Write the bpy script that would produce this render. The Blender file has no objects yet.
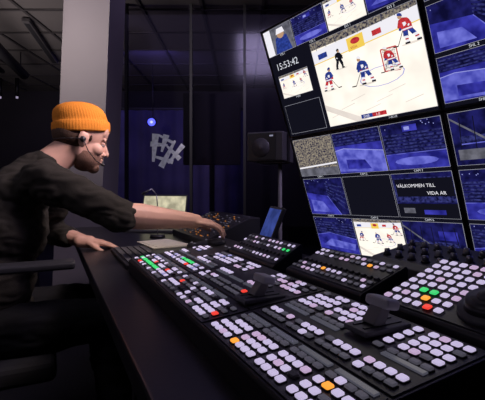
import bpy, bmesh, math, random
from mathutils import Vector, Matrix, noise
random.seed(7)
scene = bpy.context.scene
col = scene.collection
try:
    scene.view_settings.view_transform = 'Standard'
except Exception as e:
    print(e)
TH = math.atan2(.4337, .9011); C, S = math.cos(TH), math.sin(TH)
def W(a, d, z=0): return Vector((a*C-d*S, a*S+d*C, z))

# ---------------- materials ----------------
MC = {}
def mat(name, color, rough=.5, metal=0, em=None, es=0, var=.15, scale=30, bump=0, spec=.5):
    if name in MC: return MC[name]
    m = bpy.data.materials.new(name); m.use_nodes = True
    nt = m.node_tree; b = nt.nodes['Principled BSDF']
    b.inputs['Roughness'].default_value = rough
    b.inputs['Metallic'].default_value = metal
    b.inputs['Specular IOR Level'].default_value = spec
    tc = nt.nodes.new('ShaderNodeTexCoord'); n = nt.nodes.new('ShaderNodeTexNoise')
    n.inputs['Scale'].default_value = scale
    nt.links.new(tc.outputs['Object'], n.inputs['Vector'])
    mx = nt.nodes.new('ShaderNodeMix'); mx.data_type = 'RGBA'
    c = list(color)
    mx.inputs['A'].default_value = [x*(1-var) for x in c]+[1]
    mx.inputs['B'].default_value = [min(1, x*(1+var)) for x in c]+[1]
    nt.links.new(n.outputs['Fac'], mx.inputs['Factor'])
    nt.links.new(mx.outputs['Result'], b.inputs['Base Color'])
    if bump:
        bp = nt.nodes.new('ShaderNodeBump'); bp.inputs['Strength'].default_value = bump
        bp.inputs['Distance'].default_value = .002
        nt.links.new(n.outputs['Fac'], bp.inputs['Height']); nt.links.new(bp.outputs['Normal'], b.inputs['Normal'])
    if em:
        b.inputs['Emission Color'].default_value = list(em)+[1]
        b.inputs['Emission Strength'].default_value = es
    MC[name] = m; return m
def emi(name, color, st=1.0, var=0.0, scale=20, kind='noise', c2=None):
    if name in MC: return MC[name]
    m = bpy.data.materials.new(name); m.use_nodes = True
    nt = m.node_tree; nt.nodes.clear()
    o = nt.nodes.new('ShaderNodeOutputMaterial'); e = nt.nodes.new('ShaderNodeEmission')
    e.inputs['Strength'].default_value = st
    e.inputs['Color'].default_value = list(color)+[1]
    if var or c2:
        tc = nt.nodes.new('ShaderNodeTexCoord')
        n = nt.nodes.new('ShaderNodeTexNoise' if kind == 'noise' else 'ShaderNodeTexVoronoi')
        n.inputs['Scale'].default_value = scale
        nt.links.new(tc.outputs['Object'], n.inputs['Vector'])
        r = nt.nodes.new('ShaderNodeValToRGB')
        r.color_ramp.elements[0].position = .35; r.color_ramp.elements[1].position = .65
        c2 = c2 or [x*(1-var) for x in color]
        r.color_ramp.elements[0].color = list(c2)+[1]; r.color_ramp.elements[1].color = list(color)+[1]
        nt.links.new(n.outputs['Fac'] if kind == 'noise' else n.outputs['Distance'], r.inputs['Fac'])
        nt.links.new(r.outputs['Color'], e.inputs['Color'])
    nt.links.new(e.outputs[0], o.inputs[0]); MC[name] = m; return m

# ---------------- mesh builder ----------------
class MB:
    def __init__(s): s.bm = bmesh.new(); s.mats = []; s.M = Matrix.Identity(4)
    def mi(s, m):
        if m not in s.mats: s.mats.append(m)
        return s.mats.index(m)
    def add(s, t, m, M=None, smooth=False):
        if M is not None: t.transform(M)
        t.transform(s.M)
        k = s.mi(m)
        for f in t.faces: f.material_index = k; f.smooth = smooth
        me = bpy.data.meshes.new('t'); t.to_mesh(me); t.free()
        s.bm.from_mesh(me); bpy.data.meshes.remove(me)
    def box(s, c, d, m, rot=None, bev=0, seg=2):
        t = bmesh.new(); bmesh.ops.create_cube(t, size=1)
        t.transform(Matrix.Diagonal((d[0], d[1], d[2], 1)))
        if bev: bmesh.ops.bevel(t, geom=t.edges[:], offset=bev, segments=seg, profile=.6, affect='EDGES')
        M = Matrix.Translation(c)
        if rot is not None: M = M @ rot
        s.add(t, m, M, smooth=False)
    def cyl(s, p0, p1, r0, r1, m, n=16, smooth=True, cap=True):
        p0 = Vector(p0); p1 = Vector(p1); v = p1-p0
        t = bmesh.new(); bmesh.ops.create_cone(t, cap_ends=cap, segments=n, radius1=r0, radius2=r1, depth=v.length)
        M = Matrix.Translation((p0+p1)/2) @ v.to_track_quat('Z', 'Y').to_matrix().to_4x4()
        s.add(t, m, M, smooth)
    def ell(s, c, r, m, rot=None, n=20):
        t = bmesh.new(); bmesh.ops.create_uvsphere(t, u_segments=n, v_segments=max(6, n*2//3), radius=1)
        M = Matrix.Translation(c)
        if rot is not None: M = M @ rot
        s.add(t, m, M @ Matrix.Diagonal((r[0], r[1], r[2], 1)), True)
    def cap(s, p0, p1, r0, r1, m, n=14):
        s.cyl(p0, p1, r0, r1, m, n); s.ell(p0, (r0,)*3, m, n=n); s.ell(p1, (r1,)*3, m, n=n)
    def chain(s, pts, rs, m, n=12):
        for i in range(len(pts)-1): s.cap(pts[i], pts[i+1], rs[i], rs[i+1], m, n)
    def prism(s, prof, y0, y1, m, bev=0):
        t = bmesh.new()
        a = [t.verts.new((x, y0, z)) for x, z in prof]; b = [t.verts.new((x, y1, z)) for x, z in prof]
        t.faces.new(a); t.faces.new(b[::-1])
        for i in range(len(prof)):
            j = (i+1) % len(prof); t.faces.new((a[i], b[i], b[j], a[j]))
        bmesh.ops.recalc_face_normals(t, faces=t.faces[:])
        if bev: bmesh.ops.bevel(t, geom=t.edges[:], offset=bev, segments=2, profile=.6, affect='EDGES')
        s.add(t, m)
    def poly(s, pts, z, m):
        t = bmesh.new(); vs = [t.verts.new((p[0], p[1], z)) for p in pts]; f = t.faces.new(vs); f.normal_update()
        if f.normal.z < 0: f.normal_flip()
        s.add(t, m)
    def text(s, body, x, y, z, size, m, align='LEFT', M=None):
        cu = bpy.data.curves.new('t', 'FONT'); cu.body = body; cu.size = size; cu.align_x = align; cu.resolution_u = 2
        o = bpy.data.objects.new('t', cu); col.objects.link(o)
        dg = bpy.context.evaluated_depsgraph_get(); me = bpy.data.meshes.new_from_object(o.evaluated_get(dg))
        t = bmesh.new(); t.from_mesh(me)
        bpy.data.objects.remove(o); bpy.data.meshes.remove(me); bpy.data.curves.remove(cu)
        s.add(t, m, (M or Matrix.Identity(4)) @ Matrix.Translation((x, y, z)))
    def obj(s, name, parent=None, origin=(0, 0, 0), smooth=None, **props):
        s.bm.transform(Matrix.Translation(-Vector(origin)))
        me = bpy.data.meshes.new(name); s.bm.to_mesh(me); s.bm.free()
        for m in s.mats: me.materials.append(m)
        o = bpy.data.objects.new(name, me); col.objects.link(o)
        if parent: o.parent = parent
        for k, v in props.items(): o[k] = v
        return o
def thing(name, label, category, loc, rz=TH, M=None, **kw):
    e = bpy.data.objects.new(name, None); e.empty_display_size = .05; col.objects.link(e)
    if M is not None: e.matrix_world = M
    else: e.location = loc; e.rotation_euler = (0, 0, rz)
    e['label'] = label; e['category'] = category
    for k, v in kw.items(): e[k] = v
    return e
def T(o, label, category, **kw):
    o['label'] = label; o['category'] = category
    for k, v in kw.items(): o[k] = v
    return o
def remesh(mb, vox, smooth=4, fac=.5, wr=0, wscale=8):
    me = bpy.data.meshes.new('r'); mb.bm.to_mesh(me); mb.bm.free()
    o = bpy.data.objects.new('r', me); col.objects.link(o)
    r = o.modifiers.new('r', 'REMESH'); r.mode = 'VOXEL'; r.voxel_size = vox
    sm = o.modifiers.new('s', 'SMOOTH'); sm.iterations = smooth; sm.factor = fac
    dg = bpy.context.evaluated_depsgraph_get(); m2 = bpy.data.meshes.new_from_object(o.evaluated_get(dg))
    bpy.data.objects.remove(o); bpy.data.meshes.remove(me)
    n = MB(); n.mats = list(mb.mats[:1]); n.bm.from_mesh(m2); bpy.data.meshes.remove(m2)
    n.bm.normal_update()
    if wr:
        offs = []
        for v in n.bm.verts:
            p = v.co
            q = Vector((p.x*wscale+p.z*3, p.y*wscale, p.z*wscale*2.2))
            d = noise.noise(q)*wr + abs(noise.noise(q*2.1+Vector((5, 3, 1))))*wr*.7
            offs.append(v.normal*d)
        for v, d in zip(n.bm.verts, offs): v.co += d
    for f in n.bm.faces: f.smooth = True; f.material_index = 0
    return n

# ---------------- palette ----------------
BLK = mat('black_plastic', (.014, .013, .016), .42, bump=.1, scale=200)
PLATE = mat('panel_plate', (.024, .023, .028), .42, bump=.05, scale=300)
DKG = mat('dark_grey', (.055, .053, .062), .5)
FRAMEM = mat('partition_frame', (.016, .015, .02), .6)
MET = mat('brushed_metal', (.35, .34, .38), .35, .7)
LGT = mat('light_grey_plastic', (.38, .37, .40), .45)
DESK = mat('desk_black_laminate', (.01, .009, .012), .36, bump=.08, scale=120)
SKIN = mat('skin', (.64, .37, .28), .5, var=.08, scale=25)
SHIRT = mat('shirt_cloth', (.026, .023, .019), .9, bump=.4, scale=500, spec=.2)
TROU = mat('trouser_cloth', (.010, .010, .012), .9, bump=.3, scale=400, spec=.2)
KNIT = mat('orange_knit', (.70, .24, .03), .9, bump=.5, scale=300, spec=.2)
HAIR = mat('brown_hair', (.07, .035, .02), .8, var=.4, scale=150, bump=.5)
BEARD = mat('beard_hair', (.19, .10, .07), .9, var=.4, scale=200, bump=.6)
PAPER = mat('paper', (.7, .67, .55), .8)
BC = {
 'w': mat('button_lilac', (.6, .55, .65), .4, em=(.78, .68, 1.0), es=.64),
 'p': mat('button_pink', (.6, .5, .6), .4, em=(.84, .60, .92), es=.56),
 'b': mat('button_pale_blue', (.5, .5, .65), .4, em=(.5, .5, 1.0), es=.42),
 'g': mat('button_green', (.05, .5, .15), .4, em=(.05, .8, .2), es=.8),
 'r': mat('button_red', (.6, .05, .04), .4, em=(1, .06, .04), es=.9),
 'o': mat('button_orange', (.7, .3, .05), .4, em=(1, .36, .04), es=1.1),
 'd': mat('button_dim', (.12, .115, .13), .45, em=(.4, .38, .5), es=.13),
 'k': mat('button_dark', (.06, .058, .066), .45),
}
LCD = mat('legend_display', (.03, .03, .04), .2, em=(.30, .30, .40), es=.2, var=.3, scale=200)

# ---------------- room ----------------
WALLM = mat('wall_paint_dark', (.09, .08, .09), .85, var=.2, scale=2)
CEILM = mat('ceiling_dark', (.26, .235, .235), .85, var=.2, scale=1.5)
FLOORM = mat('floor_carpet', (.03, .028, .033), .95, var=.4, scale=60, bump=.3)
def struct(name, c, d, m, **k):
    b = MB(); b.box(c, d, m, **k); o = b.obj(name); o['kind'] = 'structure'; return o
struct('floor', (-1, 2.5, -.05), (9, 10, .1), FLOORM)
struct('ceiling', (-1, 2.5, 2.85), (9, 10, .1), CEILM)
struct('wall_back', (-1, 7.55, 1.4), (9, .1, 2.8), WALLM)
struct('wall_left', (-5.55, 2.5, 1.4), (.1, 10, 2.8), WALLM)
struct('wall_right', (3.55, 2.5, 1.4), (.1, 10, 2.8), WALLM)
struct('wall_front', (-1, -2.55, 1.4), (9, .1, 2.8), WALLM)
g = MB(); TG = mat('ceiling_grid', (.10, .09, .095), .7)
for i in range(15): g.box((-5.2+i*.6, 2.5, 2.793), (.03, 9.8, .014), TG)
for i in range(16): g.box((-1, -2.0+i*.6, 2.791), (8.8, .03, .012), TG)
o = g.obj('trim_1'); o['kind'] = 'structure'
PIL = mat('pillar_paint', (.31, .28, .285), .85, var=.06, scale=3)
g = MB(); g.prism([(-1.53, 0), (-1.16, 0), (-1.05, 2.795), (-1.42, 2.795)], 3.2, 3.6, PIL)
o = g.obj('wall_pillar'); o['kind'] = 'structure'
gm = bpy.data.materials.new('partition_glass'); gm.use_nodes = True; nt = gm.node_tree; nt.nodes.clear()
o_ = nt.nodes.new('ShaderNodeOutputMaterial'); mx = nt.nodes.new('ShaderNodeMixShader'); tr = nt.nodes.new('ShaderNodeBsdfTransparent'); gl = nt.nodes.new('ShaderNodeBsdfGlossy')
tr.inputs['Color'].default_value = (.7, .68, .78, 1); gl.inputs['Roughness'].default_value = .18; mx.inputs['Fac'].default_value = .03
nt.links.new(tr.outputs[0], mx.inputs[1]); nt.links.new(gl.outputs[0], mx.inputs[2]); nt.links.new(mx.outputs[0], o_.inputs[0])
g = MB(); g.box((.3, 3.9, 1.4), (2.9, .012, 2.78), gm); o = g.obj('window_1'); o['kind'] = 'structure'
g = MB()
for x in [-1.13, -.5, .02, .8, 1.7]: g.box((x, 3.9, 1.4), (.026, .05, 2.79), FRAMEM)
g.box((.3, 3.9, .06), (2.9, .05, .1), FRAMEM)
o = g.obj('trim_2'); o['kind'] = 'structure'
AC = mat('acoustic_foam', (.022, .02, .024), .95, bump=.6, scale=60)
for (x0, x1, z0, z1) in [(-.62, -.02, 1.25, 2.0), (.02, .9, .6, 2.05)]:
    g = MB(); g.box(((x0+x1)/2, 4.2, (z0+z1)/2), (x1-x0, .06, z1-z0), AC, bev=.01)
    g.box(((x0+x1)/2, 4.2, z0/2), (.05, .05, z0), BLK)
    g.box(((x0+x1)/2, 4.2, .02), (.4, .3, .04), BLK, bev=.01)
    T(g.obj('acoustic_panel'), 'black acoustic panel on a foot behind the glass partition', 'acoustic panel')
CUR = mat('curtain_blue', (.08, .07, .17), .9, var=.6, scale=2.5)
g = MB(); t = bmesh.new(); prev = None
for i in range(161):
    x = -2.3+i*.018; y = 6.2+.016*math.sin(i*.55)
    a = t.verts.new((x, y, .02)); b = t.verts.new((x, y, 2.2))
    if prev: t.faces.new((prev[0], a, b, prev[1]))
    prev = (a, b)
g.add(t, CUR, smooth=True); g.cyl((-2.35, 6.2, 2.22), (.62, 6.2, 2.22), .02, .02, DKG)
for x in (-2.3, -.8, .6): g.cyl((x, 6.2, 2.22), (x, 6.2, 2.8), .006, .006, DKG)
T(g.obj('curtain'), 'long dark blue curtain on a rail behind the glass', 'curtain')
g = MB(); BL = emi('blue_lamp', (.10, .12, 1), 4)
g.cyl((-1.3, 5.8, 1.96), (-1.3, 5.72, 1.94), .06, .07, BLK); g.cyl((-1.3, 5.72, 1.94), (-1.3, 5.715, 1.939), .055, .055, BL); g.ell((-1.3, 5.712, 1.939), (.02, .006, .02), emi('blue_core', (.5, .55, 1), 3))
g.cyl((-1.3, 5.8, 1.96), (-1.3, 5.8, 2.8), .006, .006, BLK)
T(g.obj('spot_lamp'), 'small glowing blue spot lamp hung from the ceiling', 'lamp')
for x in (-4.0, -3.72):
    g = MB(); g.cyl((x, 6.6, 2.8), (x, 6.6, 2.5), .03, .03, BLK); g.cyl((x, 6.6, 2.5), (x, 6.6, 2.47), .018, .018, emi('small_lamp', (.4, .34, .5), .8))
    T(g.obj('pendant_lamp'), 'tiny pale pendant spot under the dark ceiling', 'lamp', group='ceiling spots')
g = MB(); g.cyl((-2.05, 2.2, 2.5), (-3.0, 5.5, 2.55), .06, .06, DKG); g.cyl((-2.25, 2.2, 2.55), (-3.3, 5.5, 2.6), .03, .03, DKG)
for k in range(4):
    f = k/3; g.cyl((-2.08-.86*f, 2.3+3*f, 2.55), (-2.08-.86*f, 2.3+3*f, 2.8), .008, .008, DKG)
T(g.obj('ceiling_pipe'), 'dark grey round pipes hung beneath the ceiling', 'pipe')
MGY = mat('luminaire_grey', (.16, .15, .16), .6)
for k, (x, y) in enumerate([(-2.45, 4.9), (-4.0, 4.9)]):
    g = MB(); g.M = Matrix.Translation((x, y, 2.765)) @ Matrix.Rotation(.25, 4, 'Z')
    g.box((0, 0, 0), (.08, 1.5, .045), MGY, bev=.01); g.box((0, 0, -.0235), (.05, 1.4, .004), DKG)
    T(g.obj('ceiling_lamp'), 'unlit long thin grey luminaire under the ceiling', 'lamp', group='ceiling luminaires')
g = MB(); g.box((-2.35, 3.6, 1.05), (.5, .03, .3), BLK, bev=.005); g.box((-2.35, 3.58, 1.05), (.46, .004, .26), emi('far_screen', (.1, .12, .5), .8, var=.6, scale=8))
g.cyl((-2.35, 3.62, .92), (-2.35, 3.62, .78), .02, .02, BLK); g.box((-2.35, 3.62, .78), (.2, .15, .01), BLK)
T(g.obj('computer_monitor'), 'small monitor with dim blue picture on a far desk', 'monitor')
g = MB(); g.box((-2.6, 3.65, .755), (1.4, .6, .035), DESK, bev=.004)
for x in (-3.2, -2.0): g.box((x, 3.65, .37), (.04, .5, .735), DKG)
T(g.obj('side_table'), 'dark table near the pillar carrying a monitor', 'table')
WH = mat('white_sticker', (.45, .45, .5), .6, em=(.6, .6, .72), es=.14, var=.8, scale=28)
g = MB(); R = Matrix.Translation((-.75, 3.891, 1.37)) @ Matrix.Rotation(math.radians(90), 4, 'X') @ Matrix.Rotation(math.radians(-22), 4, 'Z')
g.M = R
def strip(x0, y0, x1, y1, w0, w1, z):
    d = Vector((x1-x0, y1-y0)).normalized(); n = Vector((-d.y, d.x))/2
    g.poly([(x0-n.x*w0, y0-n.y*w0), (x1-n.x*w1, y1-n.y*w1), (x1+n.x*w1, y1+n.y*w1), (x0+n.x*w0, y0+n.y*w0)], z, WH)
strip(-.07, -.14, -.15, .12, .025, .07, .0030); strip(-.03, -.02, -.05, .15, .02, .06, .0032); strip(.02, -.16, .05, .13, .06, .02, .0034); strip(.07, -.1, .14, .12, .02, .05, .0036)
strip(-.16, .01, .0, .06, .05, .02, .0038); strip(.0, .05, .16, -.02, .02, .05, .0040); strip(-.09, -.09, .11, -.07, .02, .045, .0042); strip(-.12, .12, .06, .10, .02, .03, .0044)
T(g.obj('glass_sticker'), 'faint white tilted angular sticker of crossing strips on the glass', 'sticker')

# ---------------- desk ----------------
dk = thing('control_desk', 'long black laminate control room desk', 'desk', W(.113, -.25, 0))
g = MB(); g.box((.505, 1.25, .75), (.785, 3.0, .04), DESK, bev=.006, seg=3); g.obj('desktop', dk, (.113, -.25, 0))
for d in (-.15, 1.2, 2.65):
    g = MB(); g.box((.52, d, .365), (.6, .04, .73), BLK, bev=.003); g.obj('leg', dk, (.113, -.25, 0))
g = MB(); g.box((.78, 1.25, .42), (.02, 2.75, .5), BLK); g.obj('modesty_panel', dk, (.113, -.25, 0))

# ---------------- buttons ----------------
def cap_mesh(m, sz, h, ax=1, ay=1, e=.5):
    t = bmesh.new(); n = 20; rings = []
    for (f, z) in [(1.18, 0), (1.18, h*.4), (1.0, h*.4), (1.0, h*.8), (.82, h), ]:
        r = []
        for i in range(n):
            a = 2*math.pi*i/n+math.pi/n; c, s_ = math.cos(a), math.sin(a)
            x = math.copysign(abs(c)**e, c)*sz/2*f*ax; y = math.copysign(abs(s_)**e, s_)*sz/2*f*ay
            r.append(t.verts.new((x, y, z)))
        rings.append(r)
    for k in range(4):
        for i in range(n):
            f = t.faces.new((rings[k][i], rings[k][(i+1) % n], rings[k+1][(i+1) % n], rings[k+1][i]))
            f.material_index = 1 if k < 2 else 0; f.smooth = k >= 3
    t.faces.new(rings[-1]); t.faces.new(rings[0][::-1])
    me = bpy.data.meshes.new('button'); t.to_mesh(me); t.free()
    me.materials.append(m); me.materials.append(BLK); return me
RECT = {'d': (.78, 1.22, .28), 'k': (.78, 1.22, .28)}
CAPS = {k: cap_mesh(v, .0108, .0048, *RECT.get(k, (1, 1.08, .36))) for k, v in BC.items()}
CAPSS = {k: cap_mesh(v, .0084, .004, *RECT.get(k, (1, 1.08, .36))) for k, v in BC.items()}
def place_buttons(root, layout, surf, slope, caps=CAPS, keep=100):
    rot = Matrix.Rotation(-math.atan(slope), 4, 'Y')
    layout = sorted(layout, key=lambda q: q[1])
    for i, (x, y, c) in enumerate(layout[:keep]):
        o = bpy.data.objects.new('button', caps[c]); o.parent = root
        o.matrix_local = Matrix.Translation((x, y, surf(x))) @ rot; col.objects.link(o)
    rest = layout[keep:]
    if rest:
        g = MB(); g.mi(BLK)
        for x, y, c in rest:
            t = bmesh.new(); t.from_mesh(caps[c]); t.transform(Matrix.Translation((x, y, surf(x))) @ rot)
            ci = g.mi(BC[c])
            idx = [0 if f.material_index == 1 else ci for f in t.faces]
            for f, k in zip(t.faces, idx): f.material_index = k
            me = bpy.data.meshes.new('q'); t.to_mesh(me); t.free(); g.bm.from_mesh(me); bpy.data.meshes.remove(me)
        o = g.obj('buttons', root); o['kind'] = 'stuff'; o['label'] = 'rows of small illuminated buttons'

def tbar(root, x, y, z, ang):
    g = MB(); g.box((x, y, z+.004), (.085, .046, .008), DKG, bev=.002)
    for s_ in (-.010, .010): g.box((x, y+s_, z+.0085), (.07, .004, .002), BLK)
    g.obj('fader_slot', root)
    R = Matrix.Translation((x-.01, y, z+.006)) @ Matrix.Rotation(ang, 4, 'Y')
    g = MB(); g.M = R
    g.prism([(-.011, 0), (.011, 0), (.0075, .034), (-.0075, .034)], -.012, .012, MGY, bev=.002)
    lv = g.obj('fader_lever', root)
    g = MB(); g.M = R @ Matrix.Translation((0, 0, .037)) @ Matrix.Rotation(-.35, 4, 'Y')
    g.box((.0, 0, 0), (.028, .044, .015), LGT, bev=.0065, seg=4)
    g.obj('handle', lv, label='chunky light grey fader handle')

OA, OD = .22, .30
LEN = .97
sw = thing('video_switcher', 'long black video production switcher with rows of glowing buttons', 'video switcher', W(OA, OD, .77))
g = MB(); g.prism([(0, 0), (.27, 0), (.27, .064), (.262, .067), (.004, .0405), (0, .036)], 0, LEN, BLK, bev=.0015)
g.obj('console_body', sw)
mods = [(0.004, .318), (.326, .642), (.650, .966)]
for y0, y1 in mods:
    for xa, xb in ((.006, .0925), (.098, .258)):
        g = MB(); za = .0415+.1*(xa-.006); zb = .0415+.1*(xb-.006)
        g.prism([(xa, za), (xb, zb), (xb, zb+.0016), (xa, za+.0016)], y0, y1, PLATE, bev=.0006)
        g.obj('top_plate', sw)
surf = lambda x: .0431+.1*(x-.006)
lay = []; pit = .0168
RX = [.019, .0365, .054, .0715, None, .112, .1295, .147, .168, .1865, .205, .2235, .242]
TB = [(.205, .135), (.135, .362)]
lcds = []
for mi_, (y0, y1) in enumerate(mods):
    for k4 in range(4):
        yc = y0+.016+k4*(4*pit+.0085)+pit*1.5
        for x in (.0855, .1575):
            if not any(abs(x-tx) < .05 and abs(yc-ty) < .05 for tx, ty in TB): lcds.append((x, yc, pit*3.8))
    for r in range(13):
        x = RX[r]
        if x is None or r == 7: continue
        for c in range(16):
            y = y0+.016+c*pit+(c//4)*.0085
            if any(abs(x-tx) < .051 and abs(y-ty) < .034 for tx, ty in TB): continue
            if r >= 8 and (c//4) == 2 and mi_ != 0: continue
            if r == 9 and (c//4) in (0, 3) and mi_: continue
            q = random.random()
            if mi_ == 0: cc = 'w' if q < .66 else 'p' if q < .86 else 'd' if q < .96 else 'k'
            elif mi_ == 1: cc = 'w' if q < .50 else 'p' if q < .64 else 'd' if q < .9 else 'k'
            else: cc = 'w' if q < .48 else 'b' if q < .56 else 'd' if q < .9 else 'k'
            if r in (5, 6) and mi_ == 1 and c < 12: cc = 'd'
            if r == 2 and mi_ == 1: cc = 'd' if q < .8 else 'w'
            if mi_ == 0 and r in (3, 5): cc = 'd' if q < .92 else 'w'
            if mi_ == 0 and r == 8: cc = 'd'
            if (mi_, r, c) in [(0, 2, 2), (0, 0, 11)]: cc = 'o'
            if (mi_, r, c) in [(1, 1, 0), (1, 6, 4), (1, 2, 13), (2, 5, 4)]: cc = 'r'
            if mi_ == 2 and r in (1,) and c > 4: cc = 'g' if q < .8 else 'w'
            if mi_ == 2 and r in (6,) and 3 < c < 9: cc = 'g'
            if (mi_, r, c) in [(2, 2, 3), (2, 2, 9), (2, 0, 12)]: cc = 'r'
            if (mi_, r) == (1, 8) and c in (3,): cc = 'o'
            lay.append((x, y, cc))
rotS = Matrix.Rotation(-math.atan(.1), 4, 'Y')
for x, y, l in lcds:
    g = MB(); g.box((x, y, surf(x)+.001), (.0085, l, .0028), LCD, rot=rotS, bev=.0006)
    g.obj('legend_display', sw)
place_buttons(sw, lay, surf, .1)
for tx, ty in TB: tbar(sw, tx, ty, surf(tx), .55)

def wedge(name, label, a0, a1, d0, d1, zf, zb, rows, cols, colorf, rz=0, caps=CAPS, cat='control panel', skip=None, keep=100, mx=.012, my=.012):
    root = thing(name, label, cat, W(a0, d0, .77), TH+rz)
    w, l = a1-a0, d1-d0; f, b = zf-.77, zb-.77; sl = (b-f)/w
    g = MB(); g.prism([(0, 0), (w, 0), (w, b-.004), (w-.005, b), (.003, f+.001), (0, f-.003)], 0, l, BLK, bev=.0015); g.obj('console_body', root)
    g = MB(); g.prism([(.006, f+.006*sl+.001), (w-.007, b-.007*sl+.001), (w-.007, b-.007*sl+.0022), (.006, f+.006*sl+.0022)], .004, l-.004, PLATE); g.obj('top_plate', root)
    s_ = lambda x: f+x*sl+.0024
    L = []
    for r in range(rows):
        for c in range(cols):
            if skip and skip(r, c): continue
            x = mx+.006+r*(w-2*mx-.012)/max(1, rows-1); y = my+c*(l-2*my)/max(1, cols-1)
            L.append((x, y, colorf(r, c)))
    place_buttons(root, L, s_, sl, caps, keep)
    return root, s_, w, l, sl
def cf1(r, c):
    q = random.random(); return 'w' if q < .45 else 'p' if q < .6 else 'd'
rb = wedge('auxiliary_panel', 'small black auxiliary button panel behind the switcher', .497, .615, .55, .80, .845, .885, 6, 14, lambda r, c: ('o' if (r, c) in [(4, 3), (1, 8)] else 'k' if r == 2 else cf1(r, c)), skip=lambda r, c: r == 3, caps=CAPSS)
ra = wedge('auxiliary_panel', 'steeply tilted small black panel with two rows of buttons', .497, .585, .86, 1.13, .838, .888, 4, 13, lambda r, c: ('g' if r == 2 and c < 2 else cf1(r, c) if r != 1 else 'k'), caps=CAPSS)
def cfc(r, c):
    if (r, c) in [(1, 15)]: return 'o'
    if (r, c) in [(2, 15), (2, 16)]: return 'g'
    if (r, c) in [(0, 14)]: return 'r'
    return 'w' if random.random() < .75 else 'p'
rc = wedge('camera_control_panel', 'black control panel with bright lilac buttons and a round positioner dial', .497, .67, .14, .515, .845, .90, 8, 19, cfc, skip=lambda r, c: r < 5 and 7 <= c < 13, my=.014)
rt, s_, w_, l_, sl_ = rc
rr = Matrix.Rotation(-math.atan(sl_), 4, 'Y')
g = MB(); g.M = Matrix.Translation((.055, .21, s_(.055))) @ rr
g.cyl((0, 0, 0), (0, 0, .008), .044, .042, DKG, 48); g.cyl((0, 0, .008), (0, 0, .022), .034, .029, BLK, 48)
g.cyl((0, 0, .022), (0, 0, .0225), .022, .022, DKG, 32); g.ell((0, 0, .022), (.015, .015, .010), DKG)
g.obj('positioner_dial', rt, label='round black positioner dial')

kb = thing('audio_mixer', 'low dark equipment box with rows of knobs', 'audio mixer', W(.69, .40, .77))
g = MB(); g.prism([(0, 0), (.16, 0), (.16, .125), (.02, .10), (0, .09)], 0, .34, DKG, bev=.003); g.obj('console_body', kb)
sk = .025/.14
for r in range(3):
    for c in range(9):
        x = .038+r*.042; y = .025+c*.036; z = .10+(x-.02)*sk
        g = MB(); g.cyl((x, y, z), (x, y, z+.004), .0095, .009, BLK, 20); g.cyl((x, y, z+.004), (x, y, z+.015), .007, .006, MET if (r+c) % 3 else LGT, 16)
        g.box((x+.004, y, z+.0155), (.004, .0012, .001), BLK); g.obj('knob', kb)
for c in range(8):
    g = MB(); g.cyl((.0, .03+c*.038, .055), (-.006, .03+c*.038, .055), .011, .010, MET, 20); g.obj('connector', kb)

rj = wedge('replay_controller', 'black replay controller with a jog wheel under the hand', .50, .66, 1.30, 1.56, .80, .82, 3, 8, lambda r, c: 'd' if r < 2 else 'w', skip=lambda r, c: 2 <= c < 6)
rt, s_, w_, l_, sl_ = rj
g = MB(); g.cyl((.075, .125, s_(.075)), (.075, .125, s_(.075)+.02), .036, .033, DKG, 40); g.obj('jog_wheel', rt)
M0 = Matrix.Translation(W(.645, 1.17, .77)) @ Matrix.Rotation(math.radians(14), 4, 'Z')
sd = thing('touch_display', 'small tilted touch display with a blue screen on a foot', 'display', None, M=M0)
g = MB(); g.box((.0, 0, .006), (.08, .12, .012), BLK, bev=.003); g.cyl((0.01, 0, .012), (.025, 0, .07), .01, .01, BLK); g.obj('foot', sd)
g = MB(); R = Matrix.Rotation(math.radians(22), 4, 'Y')
g.M = Matrix.Translation((.02, 0, .125)) @ R
g.box((0, 0, 0), (.014, .13, .15), DKG, bev=.003); g.obj('housing', sd)
g = MB(); g.M = Matrix.Translation((.02, 0, .125)) @ R
g.box((-.0075, 0, 0), (.001, .116, .134), emi('touch_blue', (.05, .08, .34), .9, var=.5, scale=25)); g.obj('screen', sd)

mxr = thing('audio_mixer', 'dark mixing console with tiny orange and blue lights', 'audio mixer', W(.60, 1.62, .77))
g = MB(); g.prism([(0, 0), (.27, 0), (.27, .12), (.22, .12), (0, .03)], 0, .50, BLK, bev=.003); g.obj('console_body', mxr)
LO = mat('indicator_amber', (.1, .05, .02), .5, em=(1, .35, .06), es=.35); LK = BC['k']
g = MB()
for i in range(13):
    for j in range(27):
        if random.random() < .35: continue
        x = .018+i*.0155; y = .02+j*.0175
        g.box((x, y, .033+x*.409), (.005, .005, .004), random.choice([LO, BC['d'], LK, LK, LK, LK, BC['d']]))
o = g.obj('indicator_lights', mxr); o['kind'] = 'stuff'

kbd = thing('computer_keyboard', 'flat black computer keyboard on the desk', 'keyboard', W(.22, 1.30, .77), TH)
g = MB(); g.box((.07, .19, .008), (.14, .38, .014), BLK, bev=.003); g.obj('keyboard_base', kbd)
g = MB()
for r in range(5):
    for c in range(17): g.box((.02+r*.025, .02+c*.0212, .0175), (.02, .0175, .006), DKG, bev=.0015, seg=1)
o = g.obj('keys', kbd); o['kind'] = 'stuff'
g = MB(); g.box((0, 0, .0015), (.16, .24, .003), PAPER); g.box((.01, .01, .004), (.15, .22, .001), PAPER, rot=Matrix.Rotation(.1, 4, 'Z'))
o = g.obj('paper_stack'); o.location = W(.46, 1.80, .771); o.rotation_euler = (0, 0, TH+.1); T(o, 'loose white paper sheets on the desk', 'paper')
g = MB(); g.box((0, 0, .0015), (.1, .16, .002), PAPER)
o = g.obj('paper_sheet'); o.location = W(.43, 1.37, .771); o.rotation_euler = (0, 0, TH-.1); T(o, 'white paper note on the desk beside the switcher', 'paper')
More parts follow.
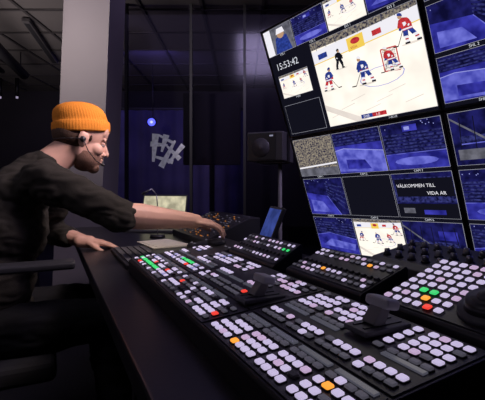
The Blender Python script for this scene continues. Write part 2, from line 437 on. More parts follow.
lp = thing('laptop', 'open laptop with a glowing pale screen', 'laptop', W(.56, 2.36, .77), math.radians(78))
g = MB(); g.box((0, 0, .008), (.22, .30, .014), DKG, bev=.003)
g.obj('keyboard_base', lp)
ML = Matrix.Translation((.11, 0, .015)) @ Matrix.Rotation(math.radians(15), 4, 'Y')
g = MB(); g.M = ML; g.box((0, 0, .1), (.007, .30, .2), DKG, bev=.002); g.obj('lid', lp)
g = MB(); g.M = ML; g.box((-.0042, 0, .105), (.001, .28, .17), emi('laptop_glow', (.78, .72, .5), .9, var=.5, scale=18)); g.obj('screen', lp)
gm_ = thing('gooseneck_microphone', 'slim gooseneck microphone on a round base', 'microphone', W(.50, 2.05, .77))
g = MB(); g.cyl((0, 0, 0), (0, 0, .015), .04, .035, BLK, 24); g.obj('base', gm_)
g = MB(); pts = [(0, 0, .015), (0, 0, .16), (-.005, 0, .22), (-.03, 0, .25), (-.05, 0, .24)]
g.chain(pts, [.0028]*5, MET, 10); g.obj('neck', gm_)
g = MB(); g.cap((-.05, 0, .24), (-.075, 0, .225), .006, .007, BLK); g.obj('microphone_head', gm_)

# ---------------- speaker on stand ----------------
SPK = mat('speaker_vinyl', (.06, .057, .065), .45, bump=.1, scale=200)
sp = thing('studio_speaker', 'black studio loudspeaker on a tall pole stand', 'speaker', Vector((.14, 2.0, 0)), math.radians(-24))
g = MB(); g.cyl((0, 0, 0), (0, 0, .02), .16, .15, BLK, 32); g.cyl((.05, 0, .02), (.05, 0, 1.15), .011, .010, MGY, 16); g.box((0.02, 0, 1.15), (.13, .13, .008), BLK); g.obj('stand', sp)
g = MB(); g.box((0, 0, 1.226), (.185, .165, .142), SPK, bev=.008, seg=3)
g.box((.102, 0, 1.226), (.018, .05, .154), DKG, bev=.004); g.box((-.012, -.0835, 1.226), (.14, .004, .128), BLK, bev=.0015); g.obj('cabinet', sp)
g = MB(); g.cyl((-.02, -.0845, 1.22), (-.02, -.0895, 1.22), .047, .045, SPK, 32); g.cyl((-.02, -.0895, 1.22), (-.02, -.0835, 1.22), .04, .018, BLK, 32, cap=False); g.ell((-.02, -.0865, 1.22), (.014, .006, .014), SPK); g.obj('woofer', sp)
g = MB(); g.box((.035, -.086, 1.276), (.018, .002, .007), emi('speaker_led', (.5, .5, .7), .5)); g.obj('badge', sp)

# ---------------- monitor wall ----------------
BLp = Vector((.3045, 1.75, .747)); w = Vector((.3555, -.517, .062)); up = Vector((-.218, -.206, .845))
n_ = w.cross(up).normalized(); eb = (w.normalized()+up.normalized()).normalized()
e1 = Matrix.Rotation(math.radians(-45), 3, n_) @ eb; e2 = Matrix.Rotation(math.radians(45), 3, n_) @ eb
WW, HH = w.length, up.length
Cc = BLp+(w+up)/2; B0 = Cc-e1*WW/2-e2*HH/2 - e2*.025 + Vector((.018, 0, 0)); HH += .02
def MM(x, y):
    p = B0+e1*x+e2*y
    return Matrix(((e1.x, e2.x, n_.x, p.x), (e1.y, e2.y, n_.y, p.y), (e1.z, e2.z, n_.z, p.z), (0, 0, 0, 1)))
E = lambda n, c, s=1, **k: emi('screen_'+n, c, s, **k)
ICE = E('ice', (1.0, .93, .83), 1.15, var=.14, scale=12); ICS = E('ice_shade', (.84, .76, .69), 1, var=.1, scale=20)
DBL = E('deep_blue', (.014, .014, .12), 1, c2=(.004, .004, .03), scale=30)
MBL = E('mid_blue', (.05, .05, .46), 1, c2=(.012, .012, .16), scale=22); LBL = E('light_blue', (.17, .18, .70), 1, c2=(.05, .055, .40), scale=28)
VBK = E('near_black', (.006, .006, .012), 1); GRY = E('grey', (.16, .16, .2), 1, var=.5, scale=40)
WHT = E('white', (.88, .86, .92), 1); RED = E('red', (.62, .04, .05), 1, var=.4, scale=120); YEL = E('yellow', (.9, .62, .10), 1)
NAV = E('navy', (.03, .06, .34), 1, var=.5, scale=120); CRW = E('crowd', (.42, .36, .27), .8, c2=(.02, .02, .06), scale=150)
CRB = E('crowd_blue', (.04, .045, .20), 1, c2=(.004, .004, .03), scale=90); TXT = E('text', (.75, .77, .85), .9); SKN = E('skin', (.5, .3, .18), 1)
PLB = E('pale_blue', (.30, .32, .75), 1); FRM = E('frame', (.36, .36, .42), 1); NET = E('goal_red', (.55, .08, .08), 1)
BOARD = mat('bezel_black', (.008, .008, .01), .35)
class Cv:
    def __init__(s, g, x0, y0, x1, y1, z=.0012): s.g = g; s.a = (x0, y0, x1-x0, y1-y0); s.z = z; s.l = 0
    def P(s, u, v): return (s.a[0]+u*s.a[2], s.a[1]+v*s.a[3])
    def poly(s, pts, m, up=1):
        pts = [(min(1, max(0, a)), min(1, max(0, b))) for a, b in pts]
        s.l += up; s.g.poly([s.P(*p) for p in pts], s.z+s.l*.00003, m)
    def rect(s, u0, v0, u1, v1, m): s.poly([(u0, v0), (u1, v0), (u1, v1), (u0, v1)], m)
    def el(s, u, v, ru, rv, m, n=14):
        s.poly([(u+ru*math.cos(2*math.pi*i/n), v+rv*math.sin(2*math.pi*i/n)) for i in range(n)], m)
    def line(s, u0, v0, u1, v1, w, m):
        ar = s.a[2]/s.a[3]; dx, dy = (u1-u0)*ar, v1-v0; L = math.hypot(dx, dy) or 1; nx, ny = -dy/L*w/ar, dx/L*w
        s.poly([(u0-nx, v0-ny), (u1-nx, v1-ny), (u1+nx, v1+ny), (u0+nx, v0+ny)], m)
    def text(s, b, u, v, size, m, al='LEFT'):
        s.l += 1; x, y = s.P(u, v); s.g.text(b, x, y, s.z+s.l*.00003, size*s.a[3], m, al)
    def player(s, u, v, h, jc, pc, d=1, lean=.0, hel=None, sock=None, stick=True):
        ar = s.a[2]/s.a[3]; k = h/ar*d; L = lean; sock = sock or WHT
        P = lambda a, b: (u+(a+L*b)*k, v+b*h)
        hel = hel or jc
        s.el(u+.05*k, v+.0, abs(.36*k), .035*h, ICS)
        if stick: s.line(*P(.16, .44), *P(.52, .02), .012*h, VBK); s.line(*P(.52, .02), *P(.70, .03), .02*h, VBK)
        s.poly([P(-.16, .46), P(.0, .44), P(-.08, .24), P(-.24, .26)], pc); s.poly([P(-.24, .27), P(-.1, .25), P(-.17, .06), P(-.28, .07)], sock)
        s.line(*P(-.27, .16), *P(-.13, .15), .022*h, RED if stick else VBK); s.line(*P(-.3, .04), *P(-.14, .04), .03*h, VBK)
        s.poly([P(-.02, .45), P(.15, .46), P(.22, .26), P(.06, .22)], pc); s.poly([P(.07, .25), P(.21, .26), P(.2, .06), P(.1, .05)], sock)
        s.line(*P(.09, .15), *P(.2, .16), .022*h, RED if stick else VBK); s.line(*P(.09, .03), *P(.26, .03), .03*h, VBK)
        s.poly([P(-.18, .42), P(.16, .42), P(.2, .6), P(.16, .78), P(.0, .83), P(-.15, .78), P(-.21, .62)], jc)
        if stick:
            s.line(*P(-.18, .46), *P(.16, .46), .022*h, WHT); s.line(*P(-.19, .5), *P(.17, .5), .012*h, RED)
            s.poly([P(-.05, .56), P(.07, .56), P(.06, .68), P(-.04, .68)], WHT)
        s.poly([P(.1, .78), P(.18, .74), P(.28, .58), P(.2, .5), P(.1, .62)], jc); s.el(*P(.22, .5), abs(.05*k), .05*h, pc)
        s.poly([P(-.15, .78), P(-.2, .7), P(-.1, .5), P(.06, .48), P(.06, .54), P(-.04, .6)], jc); s.line(*P(-.13, .58), *P(-.07, .53), .025*h, WHT)
        s.el(*P(.06, .88), abs(.075*k), .075*h, SKN); s.poly([P(-.03, .87), P(.13, .93), P(.1, .99), P(.02, 1.0), P(-.04, .95)], hel)
def hockey(g, x0, y0, x1, y1, full=True):
    c = Cv(g, x0, y0, x1, y1)
    c.rect(0, 0, 1, 1, ICE); c.rect(0, .92, 1, 1, CRW)
    c.poly([(0, .76), (1, .82), (1, .95), (0, .90)], WHT); c.poly([(0, .75), (1, .81), (1, .82), (0, .76)], YEL)
    c.poly([(.38, .76), (.54, .77), (.54, .91), (.38, .90)], YEL); c.el(.46, .855, .045, .032, RED)
    for a, b, m in ((.06, .16, NAV), (.62, .70, RED)): c.poly([(a, .79+.06*a), (b, .79+.06*b), (b, .85+.05*b), (a, .85+.05*a)], m)
    for i in range(9): c.line(.06+.11*i, .90+.005*i, .06+.11*i, .99, .004, GRY)
    for i in range(7): c.line(.05+.12*i, .1+.07*(i % 3), .2+.12*i, .14+.07*(i % 3), .004, ICS)
    c.poly([(.0, .2), (.3, .0), (.42, .0), (.0, .27)], ICS)
    c.el(.62, .42, .2, .1, PLB); c.el(.62, .42, .192, .094, ICE)
    if full:
        for i in range(9): c.line(.675+.012*i, .46, .675+.012*i, .66, .002, GRY)
        for i in range(5): c.line(.67, .48+.04*i, .78, .47+.04*i, .002, GRY)
        for a, b in (((.66, .45), (.66, .67)), ((.66, .67), (.79, .66)), ((.79, .66), (.79, .43)), ((.66, .45), (.79, .43))): c.line(*a, *b, .007, NET)
        c.text('VIDA', .405, .78, .04, RED)
        c.player(.27, .62, .22, VBK, VBK, 1, 0, VBK, VBK, False)
    c.player(.5, .38, .31, NAV, NAV, -1, .15, WHT); c.player(.10, .42, .26, NAV, RED, 1, .2)
    c.player(.76, .44, .25, RED, NAV, -1, .3, WHT)
    c.player(.93, .64, .30, RED, NAV, -1, .25, NAV)
    if full:
        c.rect(.36, .02, .47, .065, NAV); c.rect(.47, .02, .6, .065, RED); c.text('SWE', .38, .027, .04, WHT); c.text('1-0', .50, .027, .04, WHT)
def arena(g, x0, y0, x1, y1, v=0):
    c = Cv(g, x0, y0, x1, y1); c.rect(0, 0, 1, 1, DBL); rd = random.Random(v+int(x0*1000)+int(y0*777))
    if v % 3 == 0:
        c.poly([(0, .08), (1, 0), (1, .42), (.35, .56), (0, .48)], MBL); c.poly([(.1, .18), (.9, .1), (.95, .28), (.35, .38)], LBL)
        for i in range(5): c.poly([(0, .6+.065*i), (1, .48+.08*i), (1, .52+.08*i), (0, .635+.065*i)], CRB)
        c.line(0, .48, .35, .56, .008, LBL); c.line(.35, .56, 1, .42, .008, LBL)
    elif v % 3 == 1:
        c.rect(0, 0, 1, .33, MBL); c.el(.5, .17, .36, .09, LBL)
        for i in range(6): c.rect(0, .38+.07*i, 1, .42+.07*i, CRB)
        c.line(0, .34, 1, .35, .009, LBL); c.rect(.38, .8, .62, .93, MBL); c.rect(.41, .83, .5, .9, PLB)
    else:
        c.poly([(.0, 0), (.8, 0), (.55, .52), (.0, .62)], MBL); c.poly([(.08, .08), (.55, .06), (.4, .36), (.08, .42)], LBL)
        for i in range(5): c.poly([(.55, .56+.07*i), (1, .1+.15*i), (1, .15+.15*i), (.55, .60+.07*i)], CRB)
        c.line(.8, 0, .55, .52, .009, LBL)
    for i in range(8): c.el(rd.random(), .88+.1*rd.random(), .008, .012, PLB, 6)
    return c
def tile(g, kind, x0, y0, x1, y1, cap=None, v=0):
    m = .005; lab = .012
    if cap: g.text(cap, (x0+x1)/2, y0+.002, .0012, .0105, TXT, 'CENTER'); y0b = y0+lab
    else: y0b = y0
    X0, Y0, X1, Y1 = x0+m*.6, y0b, x1-m*.6, y1-m*.5
    fr = .0010
    g.poly([(X0-fr, Y0-fr), (X1+fr, Y0-fr), (X1+fr, Y1+fr), (X0-fr, Y1+fr)], .0009, FRM)
    if kind == 'arena': arena(g, X0, Y0, X1, Y1, v)
    elif kind == 'hockey': hockey(g, X0, Y0, X1, Y1, True)
    elif kind == 'hockey_small': hockey(g, X0, Y0, X1, Y1, False)
    elif kind == 'black': Cv(g, X0, Y0, X1, Y1).rect(0, 0, 1, 1, VBK)
    elif kind == 'crowd': c = Cv(g, X0, Y0, X1, Y1); c.rect(0, 0, 1, 1, CRW); c.rect(0, .0, 1, .2, GRY); c.line(0, .22, 1, .3, .02, WHT)
    elif kind == 'rink':
        c = Cv(g, X0, Y0, X1, Y1); c.rect(0, 0, 1, 1, MBL); c.poly([(0, .05), (1, 0), (1, .46), (.2, .6), (0, .56)], LBL); c.poly([(.2, .1), (.7, .08), (.6, .3), (.2, .34)], MBL)
        c.line(.2, .61, 1, .47, .009, PLB); c.line(0, .57, .2, .61, .009, PLB); c.rect(0, .68, 1, 1, DBL)
        for i in range(4): c.rect(0, .7+.07*i, 1, .735+.07*i, CRB)
    elif kind == 'close':
        c = Cv(g, X0, Y0, X1, Y1); c.rect(0, 0, 1, 1, GRY); c.poly([(.3, 0), (.9, 0), (.8, .6), (.4, .6)], NAV); c.el(.6, .7, .13, .17, SKN); c.poly([(.44, .72), (.76, .72), (.72, .92), (.5, .92)], WHT); c.rect(0, 0, .25, 1, WHT)
    elif kind == 'welcome':
        c = Cv(g, X0, Y0, X1, Y1); c.rect(0, 0, 1, 1, DBL); c.rect(.0, .35, 1, .9, CRB); c.rect(0, .0, 1, .32, VBK); c.rect(.04, .48, .99, .88, VBK)
        c.text('VÄLKOMMEN TILL', .06, .69, .105, WHT); c.text('VIDA AR', .56, .52, .105, WHT); c.rect(.1, .1, .3, .22, GRY); c.rect(.45, .08, .8, .18, MBL)
    elif kind == 'gray':
        c = Cv(g, X0, Y0, X1, Y1); c.rect(0, 0, 1, 1, DBL); c.rect(.05, .1, .6, .3, GRY); c.rect(.1, .4, .9, .55, CRB); c.rect(.6, .6, .9, .8, MBL); c.line(0, .9, .7, .2, .02, GRY); c.line(.1, .4, .9, .42, .01, LBL)
        for i in range(5): c.line(.1+.2*i, .3, .14+.18*i, .9, .008, VBK)
def monitor(x, y, ww, hh, label, draw):
    r = thing('video_monitor', label, 'monitor', None, M=MM(x, y), group='monitor wall')
    g = MB(); b = .007
    g.box((ww/2, hh/2, -.02), (ww-.002, hh-.002, .036), BOARD, bev=.003)
    for c_, d_ in (((ww/2, b/2+.001, .001), (ww-.002, b, .008)), ((ww/2, hh-b/2-.001, .001), (ww-.002, b, .008)), ((b/2+.001, hh/2, .001), (b, hh-.002, .008)), ((ww-b/2-.001, hh/2, .001), (b, hh-.002, .008))): g.box(c_, d_, BOARD, bev=.001, seg=1)
    g.box((ww/2, hh/2, -.055), (ww*.5, hh*.4, .035), BLK, bev=.004)
    g.obj('bezel', r)
    g = MB(); g.poly([(b, b), (ww-b, b), (ww-b, hh-b), (b, hh-b)], .0003, VBK); draw(g, b+.001, b+.001, ww-b-.001, hh-b-.001); g.obj('screen', r)
SPL = .56*HH
def d_low(g, x0, y0, x1, y1):
    cw = (x1-x0)/3; rh = (y1-y0)/3
    L = [[('arena', 'CAM 7', 0), ('hockey_small', 'CAM 8', 0), ('gray', 'CAM 9', 0)], [('arena', 'CAM 4', 2), ('black', 'CAM 5', 0), ('welcome', 'CAM 6', 0)], [('crowd', 'CAM 1', 0), ('rink', 'CAM 2', 0), ('arena', 'CAM 3', 1)]]
    for r in range(3):
        for c in range(3):
            k, cap, v = L[r][c]; tile(g, k, x0+c*cw, y0+r*rh, x0+(c+1)*cw, y0+(r+1)*rh, cap, v)
def d_top(g, x0, y0, x1, y1):
    h = y1-y0; w4 = (x1-x0)/4; yt = y0+h*.74; xs = x0+(x1-x0)*.345
    for i, k in enumerate(['close', 'arena', 'hockey_small', 'arena']): tile(g, k, x0+i*w4, yt, x0+(i+1)*w4, y1, 'VTR %d' % (i+1) if i < 2 else 'EVS %d' % (i-1), i)
    tile(g, 'hockey', xs, y0+.010, x1, yt)
    g.text('15:53:42', x0+.025, yt-.046, .0012, .035, TXT)
    g.text('1-BLUE', xs+.24, y0+.0005, .0012, .010, TXT)
    tile(g, 'hockey_small', x0+.02, y0+h*.34, x0+(xs-x0)*.85, y0+h*.58, 'PVW')
    tile(g, 'black', x0+.01, y0+.01, xs-.012, y0+h*.30)
def d_r(g, x0, y0, x1, y1, s=0):
    cw = (x1-x0)/3; rh = (y1-y0)/3
    ks = ['arena', 'rink', 'gray', 'arena', 'arena', 'rink', 'gray', 'arena', 'arena']
    for r in range(3):
        for c in range(3): tile(g, ks[(r*3+c+s) % 9], x0+c*cw, y0+r*rh, x0+(c+1)*cw, y0+(r+1)*rh, 'SHL %d' % ((3 if s else 6)+c*3-r), r+c+s)
monitor(0, 0, WW, SPL, 'black multiview monitor showing nine camera pictures in a grid', d_low)
monitor(0, SPL, WW, HH-SPL+.03, 'black multiview monitor showing a large ice hockey picture and clock', d_top)
monitor(WW, 0, WW, SPL, 'black multiview monitor with dark blue arena pictures', d_r)
monitor(WW, SPL, WW, HH-SPL+.03, 'black multiview monitor with blue empty rink pictures', lambda g, a, b, c, d: d_r(g, a, b, c, d, 1))
mf = thing('monitor_mount', 'dark metal frame carrying the monitor wall', 'mount', Vector((1.05, 1.6, 0)), 0)
o0 = (1.05, 1.6, 0)
for x in (WW*.5, WW*1.5):
    g = MB()
    pc = B0+e1*x+e2*HH*.5-n_*.075
    pl = B0+e1*x+e2*HH*.15-n_*.09; ph = B0+e1*x+e2*HH*.9-n_*.09
    g.cyl(pl, ph, .02, .02, DKG, 12)
    ft = Vector((ph.x+.25, ph.y+.18, 0)); g.cyl(ft, ft+Vector((0, 0, 1.3)), .03, .03, DKG, 16); g.cyl(ft+Vector((0, 0, 1.2)), pc-n_*.01, .02, .02, DKG, 12)
    g.cyl(ft, ft+Vector((0, 0, .02)), .22, .2, BLK, 28)
    g.obj('post', mf, o0)

# ---------------- office chair ----------------
co = (-.26, 1.654, 0)
ch = thing('office_chair', 'black office chair with armrests under the seated person', 'chair', W(*co))
CF = mat('chair_fabric', (.02, .02, .024), .85, bump=.3, scale=300)
CP = mat('chair_plastic', (.03, .03, .035), .4)
g = MB(); g.box((-.22, 1.654, .445), (.48, .50, .07), CF, bev=.03, seg=4); g.box((-.24, 1.654, .39), (.25, .22, .05), CP, bev=.01); g.obj('seat', ch, co)
g = MB(); g.box((-.49, 1.654, .78), (.06, .44, .5), CF, rot=Matrix.Rotation(-.12, 4, 'Y'), bev=.028, seg=4); g.cyl((-.46, 1.654, .44), (-.53, 1.654, .62), .02, .02, BLK); g.obj('backrest', ch, co)
for s_ in (-1, 1):
    g = MB(); y = 1.654+s_*.30
    g.chain([(-.25, y-s_*.07, .40), (-.25, y, .43), (-.20, y, .77)], [.018]*3, CP); g.box((-.09, y, .795), (.32, .075, .024), CP, bev=.011, seg=4); g.obj('armrest', ch, co)
g = MB(); g.cyl((-.26, 1.654, .1), (-.26, 1.654, .40), .028, .022, MET); g.obj('gas_column', ch, co)
for i in range(5):
    a = i*2*math.pi/5+.3; ex, ey = -.26+.3*math.cos(a), 1.654+.3*math.sin(a)
    g = MB(); g.cap((-.26, 1.654, .11), (ex, ey, .075), .028, .018, CP); g.obj('base_leg', ch, co)
    g = MB(); g.cyl((ex-.015, ey, .028), (ex+.015, ey, .028), .028, .028, DKG); g.cyl((ex, ey, .03), (ex, ey, .075), .008, .008, MET); g.obj('castor', ch, co)

# ---------------- person ----------------
po = (-.2, 1.654, 0)
pr = thing('person', 'person in orange beanie and dark shirt reaching over the desk', 'person', W(*po))
HC = Vector((.112, 1.654, 1.220)); HM = Matrix.Translation(HC) @ Matrix.Rotation(math.radians(17), 4, 'Y') @ Matrix.Diagonal((.98, .98, .98, 1))
RS, RE, RW_ = Vector((-.02, 1.50, 1.06)), Vector((.205, 1.39, .94)), Vector((.47, 1.42, .908))
LS, LE, LW = Vector((.01, 1.81, 1.06)), Vector((.0, 1.95, .84)), Vector((.13, 1.80, .803))
def hand(g, wr, h, l, m, curl=(.35, .6, .5), spread=1, q=1.0):
    h = Vector(h).normalized(); l = Vector(l); l = (l-h*l.dot(h)).normalized(); u = h.cross(l)
    if u.z < 0: u = -u
    R = Matrix((h, l, u)).transposed().to_4x4()
    g.ell(wr+h*.045*q, (.052*q, .036*q, .017), m, rot=R); g.ell(wr+h*.07*q, (.03*q, .041*q, .015), m, rot=R)
    g.cap(wr-h*.02, wr+h*.02, .027, .027, m)
    specs = [(-.034, .056, .078), (-.011, .070, .088), (.013, .076, .09), (.036, .068, .086)]
    for i, (off, L, st) in enumerate(specs):
        off *= q; L *= q; st *= q
        p = wr+h*st+l*off; a = .1; seg = [L*.45, L*.32, L*.26]; rs = [.0102, .0092, .0084, .0072]
        pts = [wr+h*(st-.03)+l*off*.8, p]; rr_ = [.0104, .0102]
        for k in range(3):
            a += curl[k]*(1+.12*i*(-1 if i > 1 else 1)); dv = h*math.cos(a)-u*math.sin(a)+l*off*4*spread
            p = p+dv.normalized()*seg[k]; pts.append(p); rr_.append(rs[k+1])
        g.chain(pts, rr_, m, 12)
    p0 = wr+h*.022*q+l*.022*q-u*.004; p1 = p0+h*.03*q+l*.026*q-u*.012; p2 = p1+h*.03*q+l*.008-u*.012; p3 = p2+h*.024*q-l*.002-u*.008
    g.chain([p0, p1, p2, p3], [.0135, .0112, .0098, .0083], m, 12)
g = MB(); g.mi(SKIN)
g.M = HM
g.ell((-.008, 0, .03), (.098, .076, .09), SKIN, n=32)
g.ell((.03, 0, -.038), (.060, .060, .078), SKIN, n=28)
g.ell((.010, 0, -.055), (.058, .058, .045), SKIN)
g.ell((.068, 0, -.098), (.024, .026, .02), SKIN)
g.ell((.076, 0, .013), (.015, .050, .013), SKIN)
g.ell((.068, 0, .04), (.022, .055, .04), SKIN)
for s_ in (-1, 1):
    g.ell((.058, s_*.04, -.03), (.028, .022, .024), SKIN)
    g.ell((.004, s_*.077, -.012), (.018, .008, .031), SKIN, rot=Matrix.Rotation(s_*.3, 4, 'Z'))
    g.ell((-.006, s_*.082, -.005), (.013, .007, .024), SKIN)
    g.ell((.092, s_*.011, -.040), (.010, .007, .0075), SKIN)
g.chain([(.081, 0, .006), (.094, 0, -.014), (.107, 0, -.034)], [.008, .0085, .0092], SKIN)
g.ell((.086, 0, -.061), (.015, .022, .007), SKIN); g.ell((.084, 0, -.074), (.014, .020, .0075), SKIN)
g.M = Matrix.Identity(4)
g.chain([(-.05, 1.654, 1.05), (.0, 1.654, 1.12), (.065, 1.654, 1.175)], [.065, .058, .055], SKIN, 20)
for c, r in [((-.2, 1.654, .57), (.11, .15, .09)), ((-.20, 1.654, .72), (.10, .13, .14)), ((-.15, 1.654, .90), (.10, .13, .14)), ((-.10, 1.654, 1.01), (.085, .13, .06))]: g.ell(c, r, SKIN, n=24)
g.chain([(-.07, 1.654, 1.02), RS, RE], [.062, .048, .043], SKIN); g.chain([RE, RE+(RW_-RE)*.3, RW_], [.043, .046, .029], SKIN)
g.chain([(-.07, 1.654, 1.02), LS, LE], [.062, .048, .040], SKIN); g.chain([LE, LE+(LW-LE)*.3, LW], [.040, .040, .027], SKIN)
hand(g, RW_, (.97, .0, -.18), (0, 1, .15), SKIN, curl=(.22, .42, .4))
hand(g, LW, (.93, -.1, -.12), (-.1, -1, 0), SKIN, curl=(.1, .25, .25), q=.88)
for s_ in (-1, 1):
    y = 1.654+s_*.1
    g.chain([(-.2, y, .55), (.2, y+s_*.03, .55)], [.08, .06], SKIN); g.chain([(.2, y+s_*.03, .55), (.24, y+s_*.03, .1)], [.055, .04], SKIN)
    g.chain([(.22, y+s_*.03, .06), (.38, y+s_*.04, .045)], [.04, .035], SKIN)
body = remesh(g, .0035, 3, .5).obj('body', pr, po)
EYE = mat('eye_white', (.55, .5, .48), .3); IR = mat('iris', (.05, .06, .05), .2); LID = mat('eyebrow_hair', (.12, .06, .04), .9)
for s_ in (-1, 1):
    g = MB(); g.M = HM; g.ell((.074, s_*.031, -.006), (.0115, .0115, .0085), EYE); g.ell((.081, s_*.0315, -.007), (.0055, .0055, .0055), IR); g.obj('eye', pr, po)
    g = MB(); g.M = HM; g.ell((.073, s_*.031, -.0005), (.0135, .0135, .0075), SKIN); g.obj('eyelid', pr, po)
    g = MB(); g.M = HM; g.chain([(.089, s_*.014, .012), (.085, s_*.034, .017), (.073, s_*.049, .013)], [.003, .0034, .0024], LID, 8); g.obj('eyebrow', pr, po)
g = MB(); g.M = HM; g.mi(BEARD)
g.ell((.031, 0, -.062), (.060, .0612, .062), BEARD, n=28); g.ell((.072, 0, -.1), (.024, .028, .022), BEARD); g.ell((.087, 0, -.052), (.013, .024, .0045), BEARD)
b2 = remesh(g, .004, 2)
inv = HM.inverted()
dele = []
for v in b2.bm.verts:
    p = inv @ v.co
    lim = -.05 if p.x > .07 else -.052 + (.07-p.x)*.45
    if p.z > lim or p.x < .002: dele.append(v)
bmesh.ops.delete(b2.bm, geom=dele, context='VERTS')
b2.obj('beard', pr, po)
g = MB(); g.M = HM; g.mi(HAIR); g.ell((-.035, 0, .0), (.078, .079, .062), HAIR, n=28); g.ell((.026, .0, .004), (.012, .076, .03), HAIR)
remesh(g, .004, 2).obj('hair', pr, po)
g = MB(); BM_ = HM @ Matrix.Translation((-.012, 0, .03)) @ Matrix.Rotation(math.radians(-20), 4, 'Y')
prof = [(1.0, -.012), (1.05, -.014), (1.075, -.006), (1.08, .012), (1.065, .027), (1.02, .031), (1.0, .033), (1.01, .045), (.98, .062), (.90, .078), (.75, .092), (.53, .102), (.3, .107), (.1, .109)]
t = bmesh.new(); N = 240; rings = []
for k, (f, z) in enumerate(prof):
    r = []
    for i in range(N):
        a = 2*math.pi*i/N; rib = 1+.006*math.cos(60*a)*(1 if k < 12 else .3)
        wob = 1+.02*noise.noise(Vector((math.cos(a)*2, math.sin(a)*2, z*30)))
        r.append(t.verts.new((math.cos(a)*.099*f*rib*wob-.15*max(0, z-.03), math.sin(a)*.081*f*rib*wob, z)))
    rings.append(r)
for k in range(len(prof)-1):
    for i in range(N): t.faces.new((rings[k][i], rings[k][(i+1) % N], rings[k+1][(i+1) % N], rings[k+1][i]))
t.faces.new(rings[-1])
g.add(t, KNIT, BM_, True); g.obj('beanie', pr, po, label='orange ribbed knit beanie with folded cuff')
g = MB(); g.mi(SHIRT)
for c, r in [((-.19, 1.654, .57), (.145, .18, .10)), ((-.18, 1.654, .72), (.135, .175, .17)), ((-.14, 1.654, .90), (.135, .175, .17)), ((-.095, 1.654, 1.015), (.115, .165, .085)), ((-.085, 1.654, 1.06), (.08, .11, .06))]: g.ell(c, r, SHIRT, n=28)
g.chain([(-.06, 1.654, 1.025), RS, RS+(RE-RS)*.5, RE+(RE-RS)*.0], [.082, .067, .060, .055], SHIRT, 20)
g.chain([RE, RE+(RW_-RE)*.06], [.055, .053], SHIRT, 20)
g.cyl(RE+(RW_-RE)*.02, RE+(RW_-RE)*.11, .057, .057, SHIRT, 24)
g.chain([(-.06, 1.654, 1.025), LS, LE], [.082, .067, .055], SHIRT, 20); g.chain([LE, LE+(LW-LE)*.5], [.054, .046], SHIRT, 20)
g.chain([(-.065, 1.654, 1.07), (-.015, 1.654, 1.105)], [.078, .068], SHIRT, 24)
sh = remesh(g, .006, 4, .5, wr=.013, wscale=10)
sh.obj('shirt', pr, po, label='dark olive shirt with rolled sleeves')
g = MB(); g.mi(TROU); g.ell((-.2, 1.654, .55), (.15, .185, .085), TROU)
for s_ in (-1, 1):
    y = 1.654+s_*.1
    g.chain([(-.2, y, .55), (.2, y+s_*.03, .555), (.24, y+s_*.03, .13)], [.092, .075, .06], TROU, 18)
remesh(g, .007, 4, .5, wr=.01).obj('trousers', pr, po)
for s_ in (-1, 1):
    y = 1.654+s_*.135
    g = MB(); g.mi(BLK); g.ell((.24, y, .07), (.055, .045, .06), BLK); g.ell((.34, y, .045), (.12, .047, .042), BLK); g.box((.3, y, .012), (.26, .085, .022), BLK, bev=.008)
    remesh(g, .005, 3).obj('shoe', pr, po)
hs = thing('headset', 'small black intercom headset worn over the ear with boom microphone', 'headset', W(HC.x, HC.y, HC.z))
ho = tuple(HC)
for s_ in (-1, 1):
    g = MB(); g.M = HM; g.cyl((.0, s_*.084, -.012), (.0, s_*.092, -.012), .012, .010, BLK, 24); g.obj('ear_cup', hs, ho)
g = MB(); g.M = HM; g.chain([(.0, -.092, -.012), (.03, -.086, -.048), (.07, -.062, -.074), (.095, -.04, -.078)], [.0018]*4, BLK, 8); g.ell((.1, -.034, -.078), (.009, .006, .006), BLK); g.obj('boom_microphone', hs, ho)
g = MB(); g.M = HM
g.chain([(-.005+(-.095)*math.sin(math.pi*i/10), -.09*math.cos(math.pi*i/10), -.012-.03*math.sin(math.pi*i/10)) for i in range(11)], [.002]*11, BLK, 8); g.obj('neckband', hs, ho)

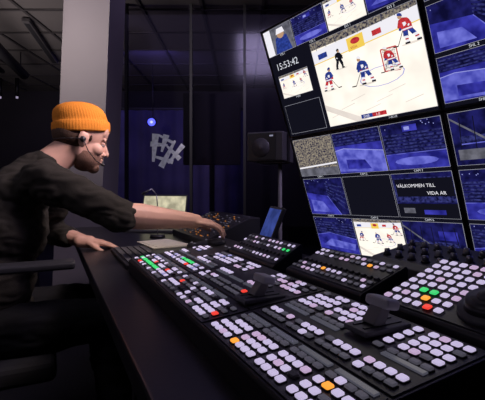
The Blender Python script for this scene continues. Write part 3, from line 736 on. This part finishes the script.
# ---------------- lights ----------------
def area(loc, tgt, size, power, color, sy=None, spread=180):
    l = bpy.data.lights.new('area', 'AREA'); l.energy = power; l.color = color; l.size = size; l.spread = math.radians(spread)
    if sy: l.shape = 'RECTANGLE'; l.size_y = sy
    o = bpy.data.objects.new('fill_light', l); col.objects.link(o); o.location = loc  # added fill light without a fixture, aimed to brighten its target
    o.rotation_euler = (Vector(tgt)-Vector(loc)).to_track_quat('-Z', 'Y').to_euler(); return o
area((-.5, 3.0, 2.7), (-.5, 3.0, 0), 2.5, 4.5, (.6, .48, 1.0))
area((1.3, 1.1, 2.6), (-.5, 1.6, 1.0), .8, 7, (.72, .6, 1.0), spread=80)
hd = W(.1, 1.6, 1.15)
area(W(.75, 1.05, 1.95), hd, .4, 3.0, (1, .80, .76), spread=70)
area(W(.45, 1.1, 2.2), W(.55, 1.42, .88), .3, .25, (1, .82, .74), spread=40)
area((-1.9, .2, 2.4), (-.75, 1.4, .9), .8, 1.8, (.8, .72, .9), spread=80)
area((-1.2, 5.0, 2.6), (-1.2, 6.2, 1.4), .6, 6, (.25, .2, 1.0))
area((-2.8, 3.6, 1.6), (-2.6, 4.2, 2.8), 1.2, 9, (1.0, .88, .86))
area((-2.6, .9, 2.6), (-1.25, 3.3, 2.2), .4, 6, (1, .88, .88), spread=50)
area((.2, 3.0, 2.6), (.1, 4.2, 1.6), .5, 2, (.7, .6, 1), spread=80)
wd = bpy.data.worlds.new('w'); scene.world = wd; wd.use_nodes = True
wd.node_tree.nodes['Background'].inputs[0].default_value = (.25, .2, .35, 1); wd.node_tree.nodes['Background'].inputs[1].default_value = .05

# ---------------- camera ----------------
cd = bpy.data.cameras.new('camera'); cam = bpy.data.objects.new('camera', cd); col.objects.link(cam)
cam.location = (0, 0, 1.04); cam.rotation_euler = (math.radians(90), 0, 0)
cd.sensor_fit = 'HORIZONTAL'; cd.sensor_width = 36; cd.lens = 36*400/485; cd.shift_y = -15/485
cd.clip_start = .02; scene.camera = cam
